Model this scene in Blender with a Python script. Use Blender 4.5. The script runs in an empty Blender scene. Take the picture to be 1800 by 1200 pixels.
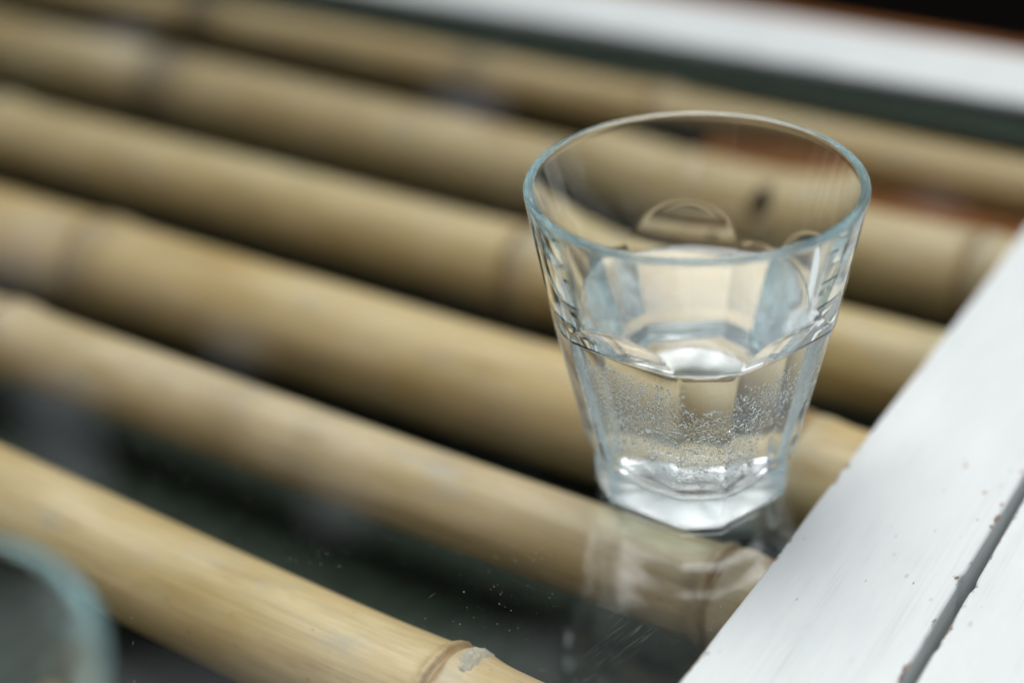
import bpy, bmesh, math, random
from mathutils import Vector, Matrix, noise

S = 0.001            # all layout numbers are millimetres, table frame: X along the bamboo, Y along the side boards
sc = bpy.context.scene

# ------------------------------------------------------------------ camera
cam_d = bpy.data.cameras.new('camera')
cam = bpy.data.objects.new('camera', cam_d)
sc.collection.objects.link(cam)
sc.camera = cam
PITCH, ROLL, HEAD = 0.54787, -0.06115, -0.60997
CAM = Vector((159.95, -312.22, 258.58)) * S
Fw = Vector((math.sin(HEAD) * math.cos(PITCH), math.cos(HEAD) * math.cos(PITCH), -math.sin(PITCH)))
Rt = Fw.cross(Vector((0, 0, 1))).normalized()
Up = Rt.cross(Fw)
R2 = Rt * math.cos(ROLL) + Up * math.sin(ROLL)
U2 = -Rt * math.sin(ROLL) + Up * math.cos(ROLL)
M = Matrix((R2, U2, -Fw)).transposed().to_4x4()
M.translation = CAM
cam.matrix_world = M
cam_d.sensor_width = 36.0
cam_d.lens = 2724.4 / 1800 * 36
cam_d.clip_start = 0.01
cam_d.clip_end = 200
cam_d.dof.use_dof = True
cam_d.dof.focus_distance = 0.3845
cam_d.dof.aperture_fstop = 2.9

# ------------------------------------------------------------------ world, sun, exposure
world = bpy.data.worlds.new('World')
sc.world = world
world.use_nodes = True
wn, wl = world.node_tree.nodes, world.node_tree.links
wn.clear()
sky = wn.new('ShaderNodeTexSky')
sky.sky_type = 'NISHITA'
sky.sun_disc = False
SUN_EL, SUN_AZ = math.radians(73), math.radians(-35)      # azimuth from +Y towards +X
sky.sun_elevation = SUN_EL
sky.sun_rotation = SUN_AZ
sky.air_density = 1.0
sky.dust_density = 3.0
sky.ozone_density = 1.0
hs = wn.new('ShaderNodeHueSaturation')
hs.inputs['Saturation'].default_value = 0.34
bg = wn.new('ShaderNodeBackground')
bg.inputs['Strength'].default_value = 0.075
wo = wn.new('ShaderNodeOutputWorld')
wl.new(sky.outputs[0], hs.inputs['Color'])
wl.new(hs.outputs[0], bg.inputs['Color'])
wl.new(bg.outputs[0], wo.inputs['Surface'])

sun_d = bpy.data.lights.new('sun', 'SUN')
sun_d.energy = 3.0
sun_d.angle = math.radians(52)
sun_d.color = (1.0, 0.995, 0.98)
sun = bpy.data.objects.new('sun', sun_d)
sc.collection.objects.link(sun)
sdir = Vector((math.sin(SUN_AZ) * math.cos(SUN_EL), math.cos(SUN_AZ) * math.cos(SUN_EL), math.sin(SUN_EL)))
sun.rotation_euler = sdir.to_track_quat('Z', 'Y').to_euler()

sc.view_settings.view_transform = 'Standard'
sc.view_settings.look = 'None'
sc.view_settings.gamma = 1
sc.view_settings.exposure = 0.0
sc.render.engine = 'CYCLES'
cy = sc.cycles
cy.max_bounces = 40
cy.transmission_bounces = 40
cy.transparent_max_bounces = 24
cy.glossy_bounces = 40
cy.diffuse_bounces = 3
cy.caustics_refractive = True
cy.caustics_reflective = True
cy.blur_glossy = 0.3
cy.sample_clamp_indirect = 6.0
cy.use_denoising = True
cy.use_adaptive_sampling = False

# ------------------------------------------------------------------ helpers
C = sc.collection.objects
rnd = random.Random(11)


def mesh_obj(name, verts, faces, mat, parent=None, smooth=True, attr=None):
    me = bpy.data.meshes.new(name)
    me.from_pydata([tuple(c * S for c in v) for v in verts], [], faces)
    me.validate()
    if attr:
        for an, vals in attr.items():
            a = me.attributes.new(an, 'FLOAT', 'POINT')
            a.data.foreach_set('value', vals)
    if smooth:
        me.polygons.foreach_set('use_smooth', [True] * len(me.polygons))
    me.materials.append(mat)
    me.update()
    o = bpy.data.objects.new(name, me)
    C.link(o)
    if parent:
        o.parent = parent
    return o


def thing(name, label, cat, loc=(0, 0, 0), rz=0.0, group=None):
    o = bpy.data.objects.new(name, None)
    o.empty_display_size = 0.01
    C.link(o)
    o.location = Vector(loc) * S
    o.rotation_euler = (0, 0, rz)
    tag(o, label, cat, group)
    return o


def tag(o, label, cat, group=None):
    o['label'] = label
    o['category'] = cat
    if group:
        o['group'] = group


def new_mat(name):
    m = bpy.data.materials.new(name)
    m.use_nodes = True
    nt = m.node_tree
    nt.nodes.clear()
    out = nt.nodes.new('ShaderNodeOutputMaterial')
    return m, nt.nodes, nt.links, out


def node(nodes, kind, **kw):
    n = nodes.new(kind)
    for k, v in kw.items():
        if k.startswith('i_'):
            n.inputs[k[2:].replace('_', ' ')].default_value = v
        else:
            setattr(n, k, v)
    return n


def ramp(nodes, stops, interp='LINEAR'):
    r = nodes.new('ShaderNodeValToRGB')
    r.color_ramp.interpolation = interp
    els = r.color_ramp.elements
    while len(els) > 1:
        els.remove(els[-1])
    els[0].position, els[0].color = stops[0]
    for p, c in stops[1:]:
        e = els.new(p)
        e.color = c
    return r


def g(v):
    return (v, v, v, 1)


def mathn(nodes, links, op, a, b=None, c=None, clamp=False):
    n = nodes.new('ShaderNodeMath')
    n.operation = op
    n.use_clamp = clamp
    for i, x in enumerate((a, b, c)):
        if x is None:
            continue
        if isinstance(x, (int, float)):
            n.inputs[i].default_value = x
        else:
            links.new(x, n.inputs[i])
    return n.outputs[0]


def mixc(nodes, links, fac, a, b, blend='MIX'):
    n = nodes.new('ShaderNodeMix')
    n.data_type = 'RGBA'
    n.blend_type = blend
    for sock, x in ((n.inputs[0], fac), (n.inputs[6], a), (n.inputs[7], b)):
        if isinstance(x, (int, float)):
            sock.default_value = x
        elif isinstance(x, tuple):
            sock.default_value = x
        else:
            links.new(x, sock)
    return n.outputs[2]


def mapped(nodes, links, scale, coord='Object', loc=(0, 0, 0)):
    tc = nodes.new('ShaderNodeTexCoord')
    mp = nodes.new('ShaderNodeMapping')
    mp.inputs['Scale'].default_value = scale
    mp.inputs['Location'].default_value = loc
    links.new(tc.outputs[coord], mp.inputs['Vector'])
    return mp.outputs[0]


def noise_tex(nodes, links, vec, scale, detail=4, rough=0.55):
    n = nodes.new('ShaderNodeTexNoise')
    n.inputs['Scale'].default_value = scale
    n.inputs['Detail'].default_value = detail
    n.inputs['Roughness'].default_value = rough
    links.new(vec, n.inputs['Vector'])
    return n.outputs['Fac']


# ------------------------------------------------------------------ materials
def mat_bamboo():
    m, N, L, out = new_mat('bamboo')
    p = N.new('ShaderNodeBsdfPrincipled')
    oi = N.new('ShaderNodeObjectInfo')
    # offset per pole so that no two poles share a pattern
    tc = N.new('ShaderNodeTexCoord')
    off = N.new('ShaderNodeVectorMath'); off.operation = 'MULTIPLY_ADD'
    cmb = N.new('ShaderNodeCombineXYZ')
    for i in range(3):
        L.new(oi.outputs['Random'], cmb.inputs[i])
    L.new(cmb.outputs[0], off.inputs[0]); off.inputs[1].default_value = (7, 3, 5)
    L.new(tc.outputs['Object'], off.inputs[2])
    def mp(scale):
        x = N.new('ShaderNodeMapping'); x.inputs['Scale'].default_value = scale
        L.new(off.outputs[0], x.inputs['Vector']); return x.outputs[0]
    grain = noise_tex(N, L, mp((6, 260, 260)), 3.0, 6, 0.6)
    blotch = noise_tex(N, L, mp((9, 30, 30)), 1.6, 4, 0.6)
    base = ramp(N, [(0.28, (0.57, 0.395, 0.160, 1)), (0.52, (0.71, 0.530, 0.280, 1)), (0.78, (0.78, 0.640, 0.400, 1))])
    L.new(blotch, base.inputs[0])
    gr = ramp(N, [(0.25, g(0.74)), (0.5, g(0.97)), (0.75, g(1.08))])
    L.new(grain, gr.inputs[0])
    col = mixc(N, L, 1.0, base.outputs[0], gr.outputs[0], 'MULTIPLY')
    br = noise_tex(N, L, mp((16, 75, 75)), 1.1, 6, 0.66)
    brr = ramp(N, [(0.55, g(0)), (0.72, g(1))]); L.new(br, brr.inputs[0])
    col = mixc(N, L, mathn(N, L, 'MULTIPLY', brr.outputs[0], 0.5), col, (0.36, 0.225, 0.085, 1))
    st = N.new('ShaderNodeAttribute'); st.attribute_name = 'stain'
    stn = ramp(N, [(0.32, g(0.35)), (0.62, g(1))]); L.new(br, stn.inputs[0])
    col = mixc(N, L, mathn(N, L, 'MULTIPLY', st.outputs['Fac'], stn.outputs[0], clamp=True), col, (0.085, 0.055, 0.030, 1))
    sm = noise_tex(N, L, mp((26, 60, 60)), 1.3, 5, 0.62)
    smr = ramp(N, [(0.56, g(0)), (0.70, g(1))]); L.new(sm, smr.inputs[0])
    col = mixc(N, L, mathn(N, L, 'MULTIPLY', smr.outputs[0], 0.55), col, (0.46, 0.42, 0.34, 1))
    col = mixc(N, L, 1.0, col, oi.outputs['Color'], 'MULTIPLY')
    # small dark flecks
    vo = N.new('ShaderNodeTexVoronoi'); vo.inputs['Scale'].default_value = 1.0
    L.new(mp((140, 420, 420)), vo.inputs['Vector'])
    fl = ramp(N, [(0.045, g(1)), (0.11, g(0))]); L.new(vo.outputs['Distance'], fl.inputs[0])
    sel = ramp(N, [(0.56, g(0)), (0.62, g(1))]); L.new(vo.outputs['Color'], sel.inputs[0])
    fm = mathn(N, L, 'MULTIPLY', fl.outputs[0], sel.outputs[0])
    col = mixc(N, L, mathn(N, L, 'MULTIPLY', fm, 0.8), col, (0.10, 0.065, 0.03, 1))
    # nodes of the culm: attribute is the signed distance (mm) to the nearest node
    at = N.new('ShaderNodeAttribute'); at.attribute_name = 'node_dist'
    jit = noise_tex(N, L, mp((60, 60, 60)), 2.0, 3)
    nd = mathn(N, L, 'ADD', at.outputs['Fac'], mathn(N, L, 'MULTIPLY', mathn(N, L, 'SUBTRACT', jit, 0.5), 5.0))
    nn = mathn(N, L, 'DIVIDE', mathn(N, L, 'ADD', nd, 20.0), 40.0, clamp=True)
    ring = ramp(N, [(0.0, g(0)), (0.36, g(0)), (0.44, g(0.30)), (0.485, g(0.85)), (0.52, g(0.75)), (0.55, g(0.15)), (0.70, g(0.0))])
    L.new(nn, ring.inputs[0])
    col = mixc(N, L, mathn(N, L, 'MULTIPLY', ring.outputs[0], 0.8), col, (0.26, 0.130, 0.040, 1))
    pale = ramp(N, [(0.0, g(0)), (0.51, g(0)), (0.55, g(1)), (0.62, g(0.6)), (0.72, g(0))])
    L.new(nn, pale.inputs[0])
    col = mixc(N, L, mathn(N, L, 'MULTIPLY', pale.outputs[0], 0.35), col, (0.60, 0.55, 0.44, 1))
    L.new(col, p.inputs['Base Color'])
    rr = ramp(N, [(0.3, g(0.40)), (0.7, g(0.55))]); L.new(blotch, rr.inputs[0])
    L.new(rr.outputs[0], p.inputs['Roughness'])
    p.inputs['Specular IOR Level'].default_value = 0.65
    bp = N.new('ShaderNodeBump'); bp.inputs['Strength'].default_value = 0.075; bp.inputs['Distance'].default_value = 0.0006
    L.new(grain, bp.inputs['Height']); L.new(bp.outputs[0], p.inputs['Normal'])
    L.new(p.outputs[0], out.inputs['Surface'])
    return m


def mat_white_paint():
    m, N, L, out = new_mat('white_paint')
    p = N.new('ShaderNodeBsdfPrincipled')
    brush = noise_tex(N, L, mapped(N, L, (900, 14, 300)), 1.0, 5, 0.65)
    soil = noise_tex(N, L, mapped(N, L, (60, 18, 60)), 1.0, 5, 0.6)
    base = ramp(N, [(0.30, (0.62, 0.665, 0.665, 1)), (0.62, (0.685, 0.725, 0.722, 1))])
    L.new(soil, base.inputs[0])
    col = base.outputs[0]
    bt = ramp(N, [(0.30, g(0.84)), (0.48, g(0.985)), (0.70, g(1.02))]); L.new(brush, bt.inputs[0])
    pm = noise_tex(N, L, mapped(N, L, (95, 22, 95), loc=(5, 2, 0)), 1.0, 3)
    pmr = ramp(N, [(0.42, g(0.08)), (0.66, g(0.9))]); L.new(pm, pmr.inputs[0])
    col = mixc(N, L, pmr.outputs[0], col, bt.outputs[0], 'MULTIPLY')
    # scattered pinholes and rust-brown flecks
    for sc_, th, pick, tint, amt in (((360, 200, 360), 0.19, 0.94, (0.34, 0.20, 0.10, 1), 0.85),
                                     ((760, 330, 760), 0.17, 0.955, (0.16, 0.15, 0.14, 1), 0.8),
                                     ((170, 70, 170), 0.13, 0.90, (0.50, 0.36, 0.22, 1), 0.5)):
        vo = N.new('ShaderNodeTexVoronoi'); vo.inputs['Scale'].default_value = 1.0
        L.new(mapped(N, L, sc_, loc=(sc_[0] * 0.01, 0, 0)), vo.inputs['Vector'])
        a = ramp(N, [(th * 0.5, g(1)), (th * 1.6, g(0))]); L.new(vo.outputs['Distance'], a.inputs[0])
        sp = N.new('ShaderNodeSeparateColor'); L.new(vo.outputs['Color'], sp.inputs[0])
        b = mathn(N, L, 'GREATER_THAN', sp.outputs[0], pick)
        clus = ramp(N, [(0.45, g(0.1)), (0.6, g(1))]); L.new(soil, clus.inputs[0])
        k = mathn(N, L, 'MULTIPLY', mathn(N, L, 'MULTIPLY', a.outputs[0], b), clus.outputs[0])
        col = mixc(N, L, mathn(N, L, 'MULTIPLY', k, amt), col, tint)
    # worn arrises: attribute 'edge' is the distance (mm) to the nearest long edge
    at = N.new('ShaderNodeAttribute'); at.attribute_name = 'edge'
    chip = noise_tex(N, L, mapped(N, L, (260, 150, 260)), 1.0, 5, 0.7)
    w = ramp(N, [(0.0, g(0.21)), (0.07, g(0.15)), (0.16, g(0.07)), (0.40, g(0.0))]); L.new(mathn(N, L, 'DIVIDE', at.outputs['Fac'], 8.0, clamp=True), w.inputs[0])
    cm = ramp(N, [(0.705, g(0)), (0.745, g(1))]); L.new(mathn(N, L, 'ADD', chip, w.outputs[0]), cm.inputs[0])
    tone = noise_tex(N, L, mapped(N, L, (300, 300, 300)), 1.0, 2)
    wood = ramp(N, [(0.4, (0.10, 0.06, 0.03, 1)), (0.6, (0.36, 0.20, 0.10, 1))]); L.new(tone, wood.inputs[0])
    col = mixc(N, L, mathn(N, L, 'MULTIPLY', cm.outputs[0], 0.85), col, wood.outputs[0])
    L.new(col, p.inputs['Base Color'])
    p.inputs['Roughness'].default_value = 0.42
    p.inputs['Specular IOR Level'].default_value = 0.4
    h = mathn(N, L, 'ADD', mathn(N, L, 'MULTIPLY', brush, 1.0), mathn(N, L, 'MULTIPLY', cm.outputs[0], -1.2))
    bp = N.new('ShaderNodeBump'); bp.inputs['Strength'].default_value = 0.35; bp.inputs['Distance'].default_value = 0.0006
    L.new(h, bp.inputs['Height']); L.new(bp.outputs[0], p.inputs['Normal'])
    L.new(p.outputs[0], out.inputs['Surface'])
    return m


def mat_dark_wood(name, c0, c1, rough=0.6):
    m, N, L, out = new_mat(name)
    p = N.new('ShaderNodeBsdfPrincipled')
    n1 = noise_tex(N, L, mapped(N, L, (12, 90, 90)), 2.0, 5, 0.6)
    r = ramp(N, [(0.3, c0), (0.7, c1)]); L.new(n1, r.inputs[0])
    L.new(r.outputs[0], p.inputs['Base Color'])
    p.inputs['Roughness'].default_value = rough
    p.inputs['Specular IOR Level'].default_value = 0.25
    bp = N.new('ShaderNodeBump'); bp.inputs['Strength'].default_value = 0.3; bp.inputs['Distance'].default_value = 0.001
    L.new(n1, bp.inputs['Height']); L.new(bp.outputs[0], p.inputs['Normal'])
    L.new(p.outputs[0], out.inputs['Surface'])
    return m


def mat_pane():
    """Flat sheet glass: straight-through transmission plus mirror reflection by Fresnel."""
    m, N, L, out = new_mat('sheet_glass')
    geo = N.new('ShaderNodeNewGeometry')
    mx = N.new('ShaderNodeMix'); mx.data_type = 'FLOAT'
    L.new(geo.outputs['Backfacing'], mx.inputs[0])
    mx.inputs[2].default_value = 1.5
    mx.inputs[3].default_value = 1 / 1.5
    fr = N.new('ShaderNodeFresnel'); L.new(mx.outputs[0], fr.inputs['IOR'])
    tr = N.new('ShaderNodeBsdfTransparent'); tr.inputs['Color'].default_value = (0.955, 0.975, 0.965, 1)
    gl = N.new('ShaderNodeBsdfGlossy'); gl.inputs['Roughness'].default_value = 0.0
    ms = N.new('ShaderNodeMixShader')
    L.new(fr.outputs[0], ms.inputs[0]); L.new(tr.outputs[0], ms.inputs[1]); L.new(gl.outputs[0], ms.inputs[2])
    L.new(ms.outputs[0], out.inputs['Surface'])
    return m


def mat_glass(name, ior, tint, density, rough=0.0):
    m, N, L, out = new_mat(name)
    gl = N.new('ShaderNodeBsdfGlass')
    gl.inputs['IOR'].default_value = ior
    gl.inputs['Roughness'].default_value = rough
    gl.inputs['Color'].default_value = (1, 1, 1, 1)
    L.new(gl.outputs[0], out.inputs['Surface'])
    if density > 0:
        ab = N.new('ShaderNodeVolumeAbsorption')
        ab.inputs['Color'].default_value = tint
        ab.inputs['Density'].default_value = density
        L.new(ab.outputs[0], out.inputs['Volume'])
    return m


def mat_plain(name, c, rough=0.7):
    m, N, L, out = new_mat(name)
    p = N.new('ShaderNodeBsdfPrincipled')
    n1 = noise_tex(N, L, mapped(N, L, (40, 40, 40)), 3.0, 4)
    r = ramp(N, [(0.3, tuple(x * 0.7 for x in c) + (1,)), (0.7, tuple(min(1, x * 1.2) for x in c) + (1,))])
    L.new(n1, r.inputs[0]); L.new(r.outputs[0], p.inputs['Base Color'])
    p.inputs['Roughness'].default_value = rough
    p.inputs['Specular IOR Level'].default_value = 0.3
    L.new(p.outputs[0], out.inputs['Surface'])
    return m


M_BAMBOO = mat_bamboo()
M_WHITE = mat_white_paint()
M_PANE = mat_pane()
M_GLASS = mat_glass('tumbler_glass', 1.5, (0.50, 0.84, 0.88, 1), 7.5)
M_GLASS_MATTE = mat_glass('tumbler_matte_underside', 1.5, (0.50, 0.84, 0.88, 1), 7.5, 0.38)
M_WATER = mat_glass('clear_water', 1.333, (0.8, 0.95, 1.0, 1), 0.0)
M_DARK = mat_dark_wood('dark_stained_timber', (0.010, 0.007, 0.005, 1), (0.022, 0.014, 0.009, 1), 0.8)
M_BROWN = mat_dark_wood('brown_timber', (0.16, 0.052, 0.011, 1), (0.28, 0.098, 0.020, 1), 0.6)
M_PANEL = mat_plain('dark_green_filler', (0.030, 0.044, 0.033), 0.8)
M_FLOOR = mat_plain('dark_floor', (0.048, 0.060, 0.050), 0.85)
M_SCAR = mat_plain('node_scar', (0.50, 0.44, 0.36), 0.9)
M_KNOT = mat_plain('branch_knot', (0.050, 0.030, 0.016), 0.9)
M_FLAKE = mat_plain('dry_flake', (0.30, 0.30, 0.27), 0.9)

# ------------------------------------------------------------------ the ground and the dark screen added beyond the table
fl = mesh_obj('floor', [(-6000, -6000, -720), (6000, -6000, -720), (6000, 6000, -720), (-6000, 6000, -720)], [(0, 1, 2, 3)], M_FLOOR, smooth=False)
fl['kind'] = 'structure'


def box_mesh(name, x0, x1, y0, y1, z0, z1, mat, parent, bevel=1.0):
    bm = bmesh.new()
    bmesh.ops.create_cube(bm, size=1)
    for v in bm.verts:
        v.co = Vector(((x0 + x1) / 2 + v.co.x * (x1 - x0), (y0 + y1) / 2 + v.co.y * (y1 - y0), (z0 + z1) / 2 + v.co.z * (z1 - z0))) * S
    bmesh.ops.bevel(bm, geom=bm.edges[:], offset=bevel * S, segments=2, affect='EDGES', profile=0.5)
    me = bpy.data.meshes.new(name)
    bm.to_mesh(me); bm.free()
    me.polygons.foreach_set('use_smooth', [False] * len(me.polygons))
    me.materials.append(mat)
    o = bpy.data.objects.new(name, me)
    C.link(o)
    o.parent = parent
    return o


fc = Vector((CAM.x / S, CAM.y / S, 0)) + Vector((math.sin(HEAD), math.cos(HEAD), 0)) * 1280
backdrop = thing('added_screen', 'black stained timber screen added beyond the far white board to darken the background and reflections', 'screen',
              (fc.x, fc.y, -720), -HEAD)  # added as an occluder, darkens the sheet glass reflections and the background
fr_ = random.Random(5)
# columns of boards; a few have added openings so pale sky patches reflect in the glass (u0, u1, [(z0, z1) of the openings])
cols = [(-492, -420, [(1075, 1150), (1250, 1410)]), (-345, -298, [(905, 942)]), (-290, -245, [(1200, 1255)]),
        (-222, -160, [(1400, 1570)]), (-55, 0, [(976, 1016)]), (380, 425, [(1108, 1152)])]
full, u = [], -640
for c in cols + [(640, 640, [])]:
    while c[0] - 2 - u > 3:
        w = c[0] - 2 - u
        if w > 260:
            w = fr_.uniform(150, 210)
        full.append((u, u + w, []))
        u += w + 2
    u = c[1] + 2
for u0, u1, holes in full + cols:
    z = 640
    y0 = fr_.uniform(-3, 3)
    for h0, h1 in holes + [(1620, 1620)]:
        box_mesh('plank', u0, u1, y0, y0 + 22, z, h0, M_DARK, backdrop, 2)
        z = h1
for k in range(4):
    box_mesh('base_board', -660, 660, -6 + k * 0.7, 24, k * 160 + 1, k * 160 + 157, M_DARK, backdrop, 2)
box_mesh('rail', -640, 640, 28, 60, 1500, 1580, M_DARK, backdrop, 2)

# ------------------------------------------------------------------ the table
table = thing('table', 'table of bamboo poles under sheet glass inside a white painted wooden frame', 'table', (0, 0, -720))
ZT = 720.0        # children are laid out with the glass top at this height above the table's base


def fbm(x, y, z, s):
    return noise.noise(Vector((x * s, y * s, z * s)))


def frame_board(name, a0, a1, b0, b1, along, z0, z1, seed, rnd_edge=1.1, wob=0.35):
    """A painted board: rounded, slightly uneven long edges. along = 'x' or 'y'; a = across, b = along."""
    prof = []
    r = rnd_edge
    for cx_, cz_, t0 in ((a0 + r, z0 + r, 180), (a1 - r, z0 + r, 270), (a1 - r, z1 - r, 0), (a0 + r, z1 - r, 90)):
        for k in range(5):
            t = math.radians(t0 + 90 * k / 4)
            prof.append((cx_ + r * math.cos(t), cz_ + r * math.sin(t)))
            if k == 4:
                nx = None
        if t0 == 0:      # extra loops across the top face, so the wear attribute stays local
            for q in (0.97, 0.9, 0.7, 0.5, 0.3, 0.1, 0.03):
                prof.append((a0 + r + (a1 - a0 - 2 * r) * q, z1))
    n = len(prof)
    nb = max(2, int((b1 - b0) / 1.6))
    nb = min(nb, 420)
    vs, fs, ed = [], [], []
    for i in range(nb + 1):
        b = b0 + (b1 - b0) * i / nb
        for j, (a, z) in enumerate(prof):
            d = min(a - a0, a1 - a)
            de = max(d, z1 - z)
            wa = 0.0
            if d < 2.5:
                sgn = -1 if a - a0 < a1 - a else 1
                nv = fbm(b, seed * 31 + (50 if sgn > 0 else 0), 0, 0.012) * 0.7 + fbm(b, seed * 17 + (9 if sgn > 0 else 0), 3, 0.09) * 0.35
                nick = max(0.0, fbm(b, seed * 7 + (5 if sgn > 0 else 0), 8, 0.16) - 0.42) * 2.2
                wa = sgn * (nv * wob - nick)
            zz = z + (fbm(a * 1.3, b, seed, 0.02) * 0.25 if z > z1 - 2 else 0)
            ed.append(max(0.0, de))
            vs.append((a + wa, b, zz + ZT) if along == 'y' else (b, a + wa, zz + ZT))
    for i in range(nb):
        for j in range(n):
            q = (i * n + j, i * n + (j + 1) % n, (i + 1) * n + (j + 1) % n, (i + 1) * n + j)
            fs.append(q if along == 'x' else q[::-1])
    fs.append(tuple(range(n)) if along == 'y' else tuple(range(n))[::-1])
    e = tuple(nb * n + j for j in range(n))
    fs.append(e[::-1] if along == 'y' else e)
    o = mesh_obj(name, vs, fs, M_WHITE, table, True, {'edge': ed})
    bm = bmesh.new(); bm.from_mesh(o.data)
    bmesh.ops.recalc_face_normals(bm, faces=bm.faces[:])
    bm.to_mesh(o.data); bm.free()
    return o


XB = 36.3
# side boards (right of the picture), running away from the camera
frame_board('frame_board', XB, XB + 43.6, -300, 286.7, 'y', -20, 2.6, 1)
frame_board('frame_board', XB + 46.6, XB + 46.6 + 44, -300, 286.7, 'y', -20, 2.2, 2)
frame_board('frame_board', XB + 93.6, XB + 93.6 + 44, -300, 286.7, 'y', -20, 2.4, 3)
# the far board
frame_board('frame_board', 287.4, 338, -640, XB + 141, 'x', -20, 2.6, 4, 1.4)
# brown unpainted lip behind the far board
box_mesh('brown_edge_strip', -640, XB + 141, 338.8, 354, ZT - 24, ZT + 0.5, M_BROWN, table, 1.5)
# dark strips added to hide the far board's white inner face below the glass
box_mesh('dark_cover_strip', -638, XB - 1, 286.55, 287.25, ZT - 5.3, ZT - 0.15, M_PANEL, table, 0.1)
box_mesh('dark_cover_ledge', -638, XB - 1, 268.5, 287.0, ZT - 20, ZT - 5.4, M_PANEL, table, 0.8)
# brown batten lying below, between the two far poles
box_mesh('brown_batten', -112, 35.5, 212, 236, ZT - 44, ZT - 24, M_BROWN, table, 1.5)
# dark green panel added under the poles to keep gaps and undersides dark
box_mesh('gap_darkening_panel', -638, XB + 90, -298, 285, ZT - 62, ZT - 49, M_PANEL, table, 1.5)

# glass sheet
px0, px1, py0, py1 = -640, XB - 0.7, -300, 286.4
bm = bmesh.new()
bmesh.ops.create_cube(bm, size=1)
for v in bm.verts:
    v.co = Vector(((px0 + px1) / 2 + v.co.x * (px1 - px0), (py0 + py1) / 2 + v.co.y * (py1 - py0), ZT - 2.5 + v.co.z * 5.0)) * S
me = bpy.data.meshes.new('glass_sheet')
bm.to_mesh(me); bm.free()
me.materials.append(M_PANE)
pane = bpy.data.objects.new('glass_sheet', me)
C.link(pane); pane.parent = table
pane['label'] = 'clear dusty sheet glass lying over the poles'


def flat_bits(name, bits, mat, label):
    vs, fs = [], []
    for pts in bits:
        b = len(vs)
        vs += [(x, y, ZT + 0.03) for x, y in pts]
        fs.append(tuple(range(b, b + len(pts))))
    o = mesh_obj(name, vs, fs, mat, pane, False)
    o['kind'] = 'stuff'
    o['label'] = label
    return o


du = random.Random(21)
bits = []
for k in range(5200):
    x, y = du.uniform(-170, 34), du.uniform(-150, 40)
    if fbm(x, y, 0, 0.03) + 0.25 < du.random() * 0.7:
        continue
    r = 0.045 + 0.17 * du.random() ** 4
    n, a0 = du.choice((4, 5, 6)), du.random() * 6
    bits.append([(x + r * du.uniform(0.6, 1.3) * math.cos(a0 + 6.283 * q / n), y + r * du.uniform(0.6, 1.3) * math.sin(a0 + 6.283 * q / n)) for q in range(n)])
flat_bits('dust', bits, M_FLAKE, 'pale specks of dust on the sheet glass')
bits = []


def sliver(x, y, ang, ln, w):
    c, s_ = math.cos(ang), math.sin(ang)
    bits.append([(x - s_ * w, y + c * w), (x - c * ln * 0.5, y - s_ * ln * 0.5), (x + s_ * w, y - c * w), (x + c * ln * 0.5, y + s_ * ln * 0.5)])


for k in range(26):
    a = math.radians(78 + du.uniform(-5, 5))
    sliver(17 + du.gauss(0, 4), -68 + du.gauss(0, 5), a, du.uniform(2, 11), du.uniform(0.012, 0.035))
for k in range(18):
    sliver(du.uniform(-90, 30), du.uniform(-130, -40), du.uniform(0, 3.14), du.uniform(0.8, 4), du.uniform(0.02, 0.06))
flat_bits('scratches', bits, M_FLAKE, 'fine pale scratches on the sheet glass')


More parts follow.
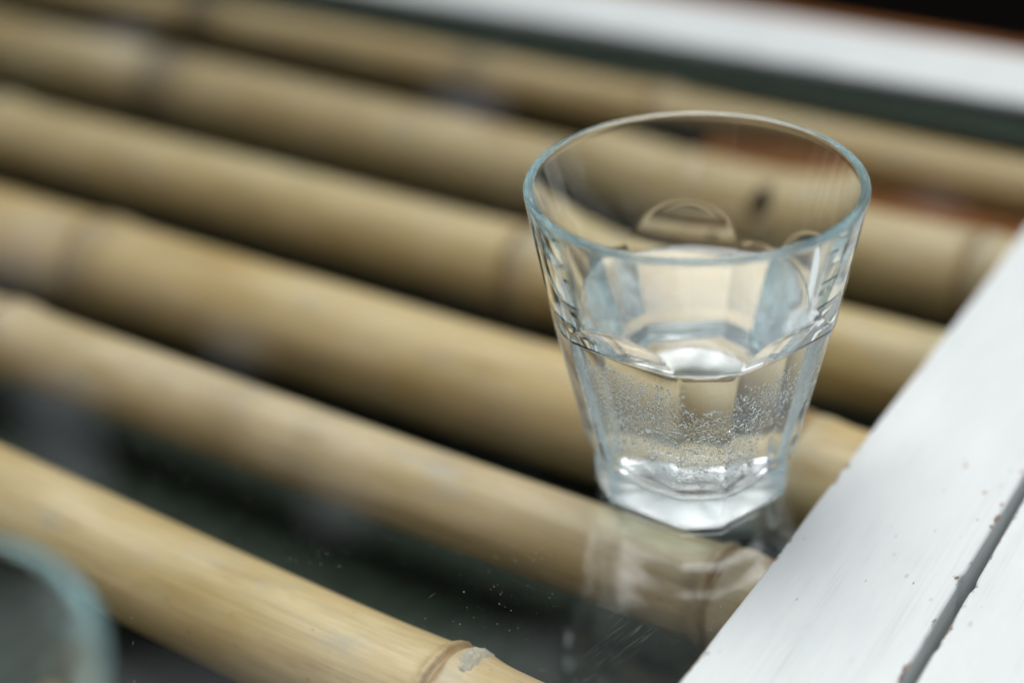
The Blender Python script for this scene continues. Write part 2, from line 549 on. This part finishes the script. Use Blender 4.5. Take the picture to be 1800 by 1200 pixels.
def bamboo(ya, yb, r, nodes, seed, x0=-640, x1=35.6, ztop=-8.0, bulge=1.0, tone=(1, 1, 1), stains=()):
    """One culm along X. ya, yb: centre line at x=-200 and x=36; nodes: positions of its joints."""
    seg = 56
    xs = []
    x = x0
    while x < x1:
        near = min([abs(x - n) for n in nodes] + [99])
        xs.append(x)
        x += 0.7 if near < 9 else (2.0 if near < 22 else 6.0)
    xs.append(x1)
    vs, fs, nd, stn = [], [], [], []
    zc = ztop - r + ZT
    for x in xs:
        yc = ya + (yb - ya) * (x + 200) / 236 + fbm(x, seed * 9, 0, 0.006) * 1.2
        best = min(nodes, key=lambda n: abs(x - n)) if nodes else 1e4
        d = x - best
        rr = r * (1 + 0.012 * math.sin(x * 0.011 + seed * 2.3))
        if abs(d) < 40:
            rr += bulge * (0.9 * math.exp(-((d - 3.0) / 5.5) ** 2) + 0.9 * math.exp(-((d + 2.2) / 1.5) ** 2)
                           - 0.8 * math.exp(-((d - 0.1) / 0.8) ** 2) + 0.5 * math.exp(-(d / 18.0) ** 2))
        for k in range(seg):
            t = 2 * math.pi * k / seg
            q = rr * (1 + 0.010 * fbm(math.cos(t) * 3, math.sin(t) * 3 + seed, x * 0.01, 1.0))
            if abs(d) < 10:
                q += bulge * 0.35 * fbm(math.cos(t) * 9, math.sin(t) * 9, x * 0.6 + seed, 1.0) * math.exp(-(d / 4.0) ** 2)
            vs.append((x, yc + q * math.cos(t), zc + q * math.sin(t)))
            stn.append(sum(a * math.exp(-((x - sx + 5 * fbm(math.cos(t), math.sin(t), seed, 1.0)) / w) ** 2) for sx, w, a in stains))
            nd.append(max(-99.0, min(99.0, d)) + 1.6 * fbm(math.cos(t) * 1.5, math.sin(t) * 1.5, seed * 3.3, 1.0))
    for i in range(len(xs) - 1):
        for k in range(seg):
            fs.append((i * seg + k, i * seg + (k + 1) % seg, (i + 1) * seg + (k + 1) % seg, (i + 1) * seg + k))
    fs.append(tuple(range(seg))[::-1])
    fs.append(tuple((len(xs) - 1) * seg + k for k in range(seg)))
    o = mesh_obj('bamboo_pole', vs, fs, M_BAMBOO, table, True, {'node_dist': nd, 'stain': stn})
    o.color = tone + (1,)
    bm = bmesh.new(); bm.from_mesh(o.data)
    bmesh.ops.recalc_face_normals(bm, faces=bm.faces[:])
    bm.to_mesh(o.data); bm.free()
    return o


P1 = bamboo(-86.9, -91.4, 15.8, [-22, -330], 1, bulge=1.15, tone=(1.0, 1.0, 1.05))
P2 = bamboo(-21.3, -19.8, 13.4, [20.5, -262, -520], 2, tone=(1.0, 1.03, 1.22), stains=((-150, 11, 0.3), (-118, 7, 0.22), (15, 3.2, 0.4)))
P3 = bamboo(43.0, 45.9, 19.5, [13.0, -283, -560], 3, tone=(1.03, 0.99, 0.97), stains=((-278, 9, 0.45), (4, 6, 0.35)))
P4 = bamboo(112.5, 113.0, 16.3, [-128, -420], 4, stains=((-126, 6, 0.5), (26, 5, 0.35)))
P5 = bamboo(188.0, 185.4, 17.7, [19.0, -386], 5, tone=(0.96, 0.95, 0.97), stains=((-384, 14, 1.0), (22, 7, 0.4)))
P6 = bamboo(257.0, 253.5, 11.7, [-150, -424], 6, tone=(0.95, 0.92, 0.9), stains=((-424, 12, 1.0), (-250, 10, 0.5)))
P7 = bamboo(-166, -166, 15, [-120, -470], 7)
P8 = bamboo(-238, -238, 15, [-60, -410], 8)

# the near pole's joint carries a dry grey sheath scar and a split flake
vs, fs = [], []
nx, nt = 26, 40
for i in range(nx + 1):
    for j in range(nt + 1):
        t = math.radians(18 + 74 * j / nt)
        x = -20.6 + 6.2 * i / nx + 1.2 * fbm(j * 0.4, 1, 0, 1.0)
        u = i / nx
        rad = 15.8 + 1.15 * (0.9 * math.exp(-((x + 22 - 3) / 5.5) ** 2) + 0.5) + 0.55 * math.sin(math.pi * u) * (0.5 + 0.9 * fbm(j * 0.55, i * 0.16, 4, 1.0)) \
            + 0.30 * fbm(j * 0.9, i * 0.5, 7, 1.0) - 0.5 * (2 * u - 1) ** 4 - 0.5 * (2 * j / nt - 1) ** 6
        yc = -86.9 - 4.5 * (x + 200) / 236
        vs.append((x + 0.06 * (j - 20), yc + rad * math.cos(t), ZT - 8 - 15.8 + rad * math.sin(t) + 0.12))
for i in range(nx):
    for j in range(nt):
        a = i * (nt + 1) + j
        fs.append((a, a + 1, a + nt + 2, a + nt + 1))
scar = mesh_obj('sheath_scar', vs, fs, M_SCAR, P1)
sm = scar.modifiers.new('thickness', 'SOLIDIFY'); sm.thickness = 0.0004; sm.offset = -1
scar['label'] = 'rough pale grey sheath scar at the joint'

# a dark branch knot on top of the pole behind the tumbler
vs, fs = [], []
for i in range(7):
    q = i / 6
    for k in range(18):
        t = 2 * math.pi * k / 18
        x = -59 + (5.2 * q) * math.cos(t) * (1 + 0.15 * math.sin(3 * t))
        a = math.radians(135) + (7.0 * q * math.sin(t)) / 17.7
        rad = 17.7 * 1.012 + 0.9 * (1 - q * q) - 0.9 * math.exp(-(q / 0.3) ** 2) - 0.25 * q
        yc = 188.0 - 2.6 * (x + 200) / 236
        vs.append((x, yc + rad * math.cos(a), ZT - 8 - 17.7 + rad * math.sin(a)))
for i in range(6):
    for k in range(18):
        fs.append((i * 18 + k, i * 18 + (k + 1) % 18, (i + 1) * 18 + (k + 1) % 18, (i + 1) * 18 + k))
knot = mesh_obj('branch_knot', vs, fs, M_KNOT, P5)
km = knot.modifiers.new('thickness', 'SOLIDIFY'); km.thickness = 0.0005; km.offset = -1
knot['label'] = 'dark brown branch knot'

# ------------------------------------------------------------------ tumblers
PHN = math.radians(-57.3)          # azimuth of the narrow facet that faces the camera
H = 90.3


def sstep(a, b, x):
    t = max(0.0, min(1.0, (x - a) / (b - a)))
    return t * t * (3 - 2 * t)


def outer_dims(z):
    zz = max(z, 11.0)
    lin = 26.4 + 0.19 * (zz - 16)
    lin *= 1 - 0.028 * (1 - sstep(11.0, 16.5, z))
    if z < 11:
        lin -= 0.05 * (11 - z)
    circ = 43.0 - 0.165 * (H - z)
    fw = 0.0264 * max(0.0, z - 54) ** 2
    fn = 0.45 * max(0.0, z - 54.0) ** 2
    return circ, lin + fw, lin * 1.083 + fn


def r_out(phi, z, k=0.10):
    circ, dw, dn = outer_dims(z)
    rs = [circ]
    for i in range(5):
        a = (phi - PHN - i * 2 * math.pi / 5 + math.pi) % (2 * math.pi) - math.pi
        if abs(a) < 1.2:
            rs.append(dn / math.cos(a))
        a = (phi - PHN - (i + 0.5) * 2 * math.pi / 5 + math.pi) % (2 * math.pi) - math.pi
        if abs(a) < 1.2:
            rs.append(dw / math.cos(a))
    m = min(rs)
    r = m - k * math.log(sum(math.exp(-(q - m) / k) for q in rs))
    return r


def r_in(z):
    # smooth round inside of the pressed glass
    return 22.9 + 0.222 * (z - 14) + 0.00012 * max(0, z - 14) ** 2


ZB = 7.0      # top of the thick base
PUNT, LOBE, IRR = 2.0, 0.10, 0.12


def inner_profile(off=0.0, ztop=None):
    """(r, z) from the axis outwards and up the inside wall, pushed off mm into the glass."""
    pts = []
    rf = 6.0
    zc = ZB + rf
    rw = r_in(zc)
    for q in (0.15, 0.35, 0.6, 0.85):
        pts.append(((rw - rf) * q, ZB - off + 0.25 * (1 - q * q)))
    for k in range(13):
        t = math.pi / 2 * k / 12
        pts.append((rw - rf + (rf + off) * math.sin(t), zc - (rf + off) * math.cos(t)))
    z = zc + 1.0
    zt = ztop if ztop else H - 1.25
    n = max(2, int((zt - zc) / 1.0))
    for k in range(1, n + 1):
        zz = zc + (zt - zc) * k / n
        pts.append((r_in(zz) + off, zz))
    return pts


def revolve(rings, nphi):
    """rings: list of functions or (r, z); first and last collapse to the axis."""
    vs, fs = [], []
    idx = []
    for rg in rings:
        if rg[0] == 'axis':
            idx.append([len(vs)]); vs.append((0, 0, rg[1]))
            continue
        row = []
        for i in range(nphi):
            ph = 2 * math.pi * i / nphi
            r = rg[0](ph) if callable(rg[0]) else rg[0]
            z_ = rg[1](ph) if callable(rg[1]) else rg[1]
            row.append(len(vs)); vs.append((r * math.cos(ph), r * math.sin(ph), z_))
        idx.append(row)
    for a, b in zip(idx, idx[1:]):
        if len(a) == 1:
            for i in range(nphi):
                fs.append((a[0], b[(i + 1) % nphi], b[i]))
        elif len(b) == 1:
            for i in range(nphi):
                fs.append((a[i], a[(i + 1) % nphi], b[0]))
        else:
            for i in range(nphi):
                j = (i + 1) % nphi
                fs.append((a[i], a[j], b[j], b[i]))
    return vs, fs


def build_tumbler_mesh():
    # domed underside, pressed with soft lobes and a little uneven
    rings = [('axis', PUNT)]

    def under(ph, r):
        u = r / 21.0
        lob = LOBE * math.cos(10 * (ph - PHN)) * u * u * (1 - u * u) * 4
        irr = IRR * noise.noise(Vector((r * math.cos(ph) * 0.16, r * math.sin(ph) * 0.16, 3.0))) * (1 - u ** 4)
        return max(0.0, PUNT * (1 - u * u) + lob + irr)
    for r in (2, 4, 6, 8, 10, 12, 14, 16, 18, 19.5, 20.5):
        rings.append((r, lambda ph, r=r: under(ph, r)))
    rings.append((21.5, 0.0))
    R0 = 2.2
    for k in range(0, 9):
        t = math.pi / 2 * k / 8
        z = R0 - R0 * math.cos(t)
        rings.append((lambda ph, z=z, t=t: r_out(ph, max(z, 0.0)) - R0 + R0 * math.sin(t), z))
    z = R0
    while z < H - 1.3:
        z += 0.55 if (9 < z < 18 or 50 < z < 70) else 1.0
        z = min(z, H - 1.25)
        rings.append((lambda ph, z=z: r_out(ph, z), z))
    ro = r_out(0, H - 1.25); ri = r_in(H - 1.25)
    cr, hw = (ro + ri) / 2, (ro - ri) / 2
    for k in range(1, 12):
        t = math.pi * k / 12
        rings.append((cr + hw * math.cos(t), H - 1.25 + 1.25 * math.sin(t)))
    for r, z in reversed(inner_profile()):
        rings.append((r, z))
    rings.append(('axis', ZB + 0.25))
    return revolve(rings, 480)


vs, fs = build_tumbler_mesh()
tumbler = mesh_obj('glass_tumbler', vs, fs, M_GLASS)
tag(tumbler, 'faceted clear glass tumbler half full of water, standing on the glass table top', 'glass', 'clear faceted tumblers on the table')
bm = bmesh.new(); bm.from_mesh(tumbler.data)
bmesh.ops.recalc_face_normals(bm, faces=bm.faces[:])
bm.to_mesh(tumbler.data); bm.free()
# the pressed underside is slightly matte
tumbler.data.materials.append(M_GLASS_MATTE)
for p_ in tumbler.data.polygons:
    if p_.index < 480 * 12:
        p_.material_index = 1
LIFT = 0.15 * S
tumbler.location = (0, 0, LIFT)

tumbler2 = tumbler.copy()
C.link(tumbler2)
tumbler2.location = Vector((-34.8, -226.8, 0)) * S + Vector((0, 0, LIFT))
tumbler2.rotation_euler = (0, 0, math.radians(23))
tag(tumbler2, 'blurred empty tumbler close to the camera, only its rim showing in the corner', 'glass', 'clear faceted tumblers on the table')

# water
ZW = 53.6
rings = [('axis', ZB + 0.25 - 0.12)]
for r, z in inner_profile(0.12, ZW + 0.9):
    rings.append((r, z))
rw = r_in(ZW)
for d, dz in ((0.25, 0.62), (0.6, 0.40), (1.1, 0.21), (1.8, 0.08), (2.8, 0.015), (5, 0.0), (12, 0.0), (20, 0.0), (27, 0.0)):
    rings.append((rw - d, ZW + dz))
rings.append(('axis', ZW))
vs, fs = revolve(rings, 240)
water = mesh_obj('drinking_water', vs, fs, M_WATER)
bm = bmesh.new(); bm.from_mesh(water.data)
bmesh.ops.recalc_face_normals(bm, faces=bm.faces[:])
bm.to_mesh(water.data); bm.free()
water.location = (0, 0, LIFT)
tag(water, 'clear still water filling the lower half of the tumbler', 'water')

# condensation beads on the outside, below the water line
vs, fs = [], []
dr = random.Random(3)
placed = []


def dens(az, z):
    a = math.degrees(az - PHN)
    if -62 < a < -9:
        u = (a + 62) / 53
        d = 1.5 * math.exp(-((z - (35 + 3 * math.sin(u * 5))) / 9.0) ** 2) * (0.35 + 0.65 * sstep(0, 0.35, u)) * (1 - 0.4 * sstep(0.8, 1.0, u))
        return d
    if -9 <= a < 12:
        return 0.9 * math.exp(-((z - 28) / 5.5) ** 2) + 0.22 * math.exp(-((z - 37) / 4) ** 2)
    if 12 <= a < 60:
        return 0.45 * math.exp(-((z - 28) / 6.0) ** 2) * (1 - sstep(20, 34, a)) + 0.12 * math.exp(-((z - 40) / 6) ** 2)
    return 0.0


tries = 0
grid = {}
while len(placed) < 5200 and tries < 150000:
    tries += 1
    az = PHN + math.radians(dr.uniform(-64, 62)); z = dr.uniform(12, 51)
    pn = 0.75 + 0.7 * fbm(math.degrees(az) * 0.10, z * 0.16, 2.0, 1.0) + 0.6 * fbm(math.degrees(az) * 0.3, z * 0.5, 6.0, 1.0)
    if dr.random() > dens(az, z) * max(0, pn) * 1.2:
        continue
    rad = 0.13 + 0.50 * dr.random() ** 2.6
    if 20 < z < 34 and dr.random() < 0.10:
        rad = dr.uniform(0.5, 0.95)
    r = r_out(az, z)
    P = Vector((r * math.cos(az), r * math.sin(az), z))
    cell = (int(P.x // 1.2), int(P.y // 1.2), int(P.z // 1.2))
    near = [q for i_ in (-1, 0, 1) for j_ in (-1, 0, 1) for k_ in (-1, 0, 1)
            for q in grid.get((cell[0] + i_, cell[1] + j_, cell[2] + k_), ())]
    if any((P - q).length < (rad + qr) * 1.08 for q, qr in near):
        continue
    grid.setdefault(cell, []).append((P, rad))
    placed.append((P, rad))
    e = 0.02
    ta = Vector((r_out(az + e, z) * math.cos(az + e), r_out(az + e, z) * math.sin(az + e), z)) - P
    tz = Vector((r_out(az, z + 0.5) * math.cos(az), r_out(az, z + 0.5) * math.sin(az), z + 0.5)) - P
    n = ta.cross(tz).normalized(); ta.normalize(); tz = n.cross(ta)
    wx, wz, hh = rad * dr.uniform(0.9, 1.3), rad * dr.uniform(0.8, 1.15), rad * dr.uniform(0.12, 0.24)
    ang = dr.uniform(-0.5, 0.5)
    A = ta * math.cos(ang) + tz * math.sin(ang); B = -ta * math.sin(ang) + tz * math.cos(ang)
    b0 = len(vs)
    prof = ((1.15, -0.32), (0.9, 0.19), (0.62, 0.615), (0.3, 0.91))
    ns = 10
    wob = [1 + (0.14 if rad < 0.45 else 0.3) * dr.uniform(-1, 1) for _ in range(ns)]
    for q, hq in prof:
        for k in range(ns):
            t = 2 * math.pi * k / ns
            vs.append(P + A * (wx * q * wob[k] * math.cos(t)) + B * (wz * q * wob[k] * math.sin(t)) + n * (hh * hq))
    vs.append(P + n * hh); top = len(vs) - 1
    vs.append(P - n * hh * 0.6); bot = len(vs) - 1
    for s_ in range(3):
        for k in range(ns):
            k2 = (k + 1) % ns
            fs.append((b0 + s_ * ns + k, b0 + s_ * ns + k2, b0 + (s_ + 1) * ns + k2, b0 + (s_ + 1) * ns + k))
    for k in range(ns):
        k2 = (k + 1) % ns
        fs.append((b0 + 3 * ns + k, b0 + 3 * ns + k2, top))
        fs.append((b0 + k2, b0 + k, bot))
beads = mesh_obj('condensation', [tuple(v) for v in vs], fs, M_WATER, tumbler)
beads['kind'] = 'stuff'
beads['label'] = 'fine beads of condensation on the outside below the water line'
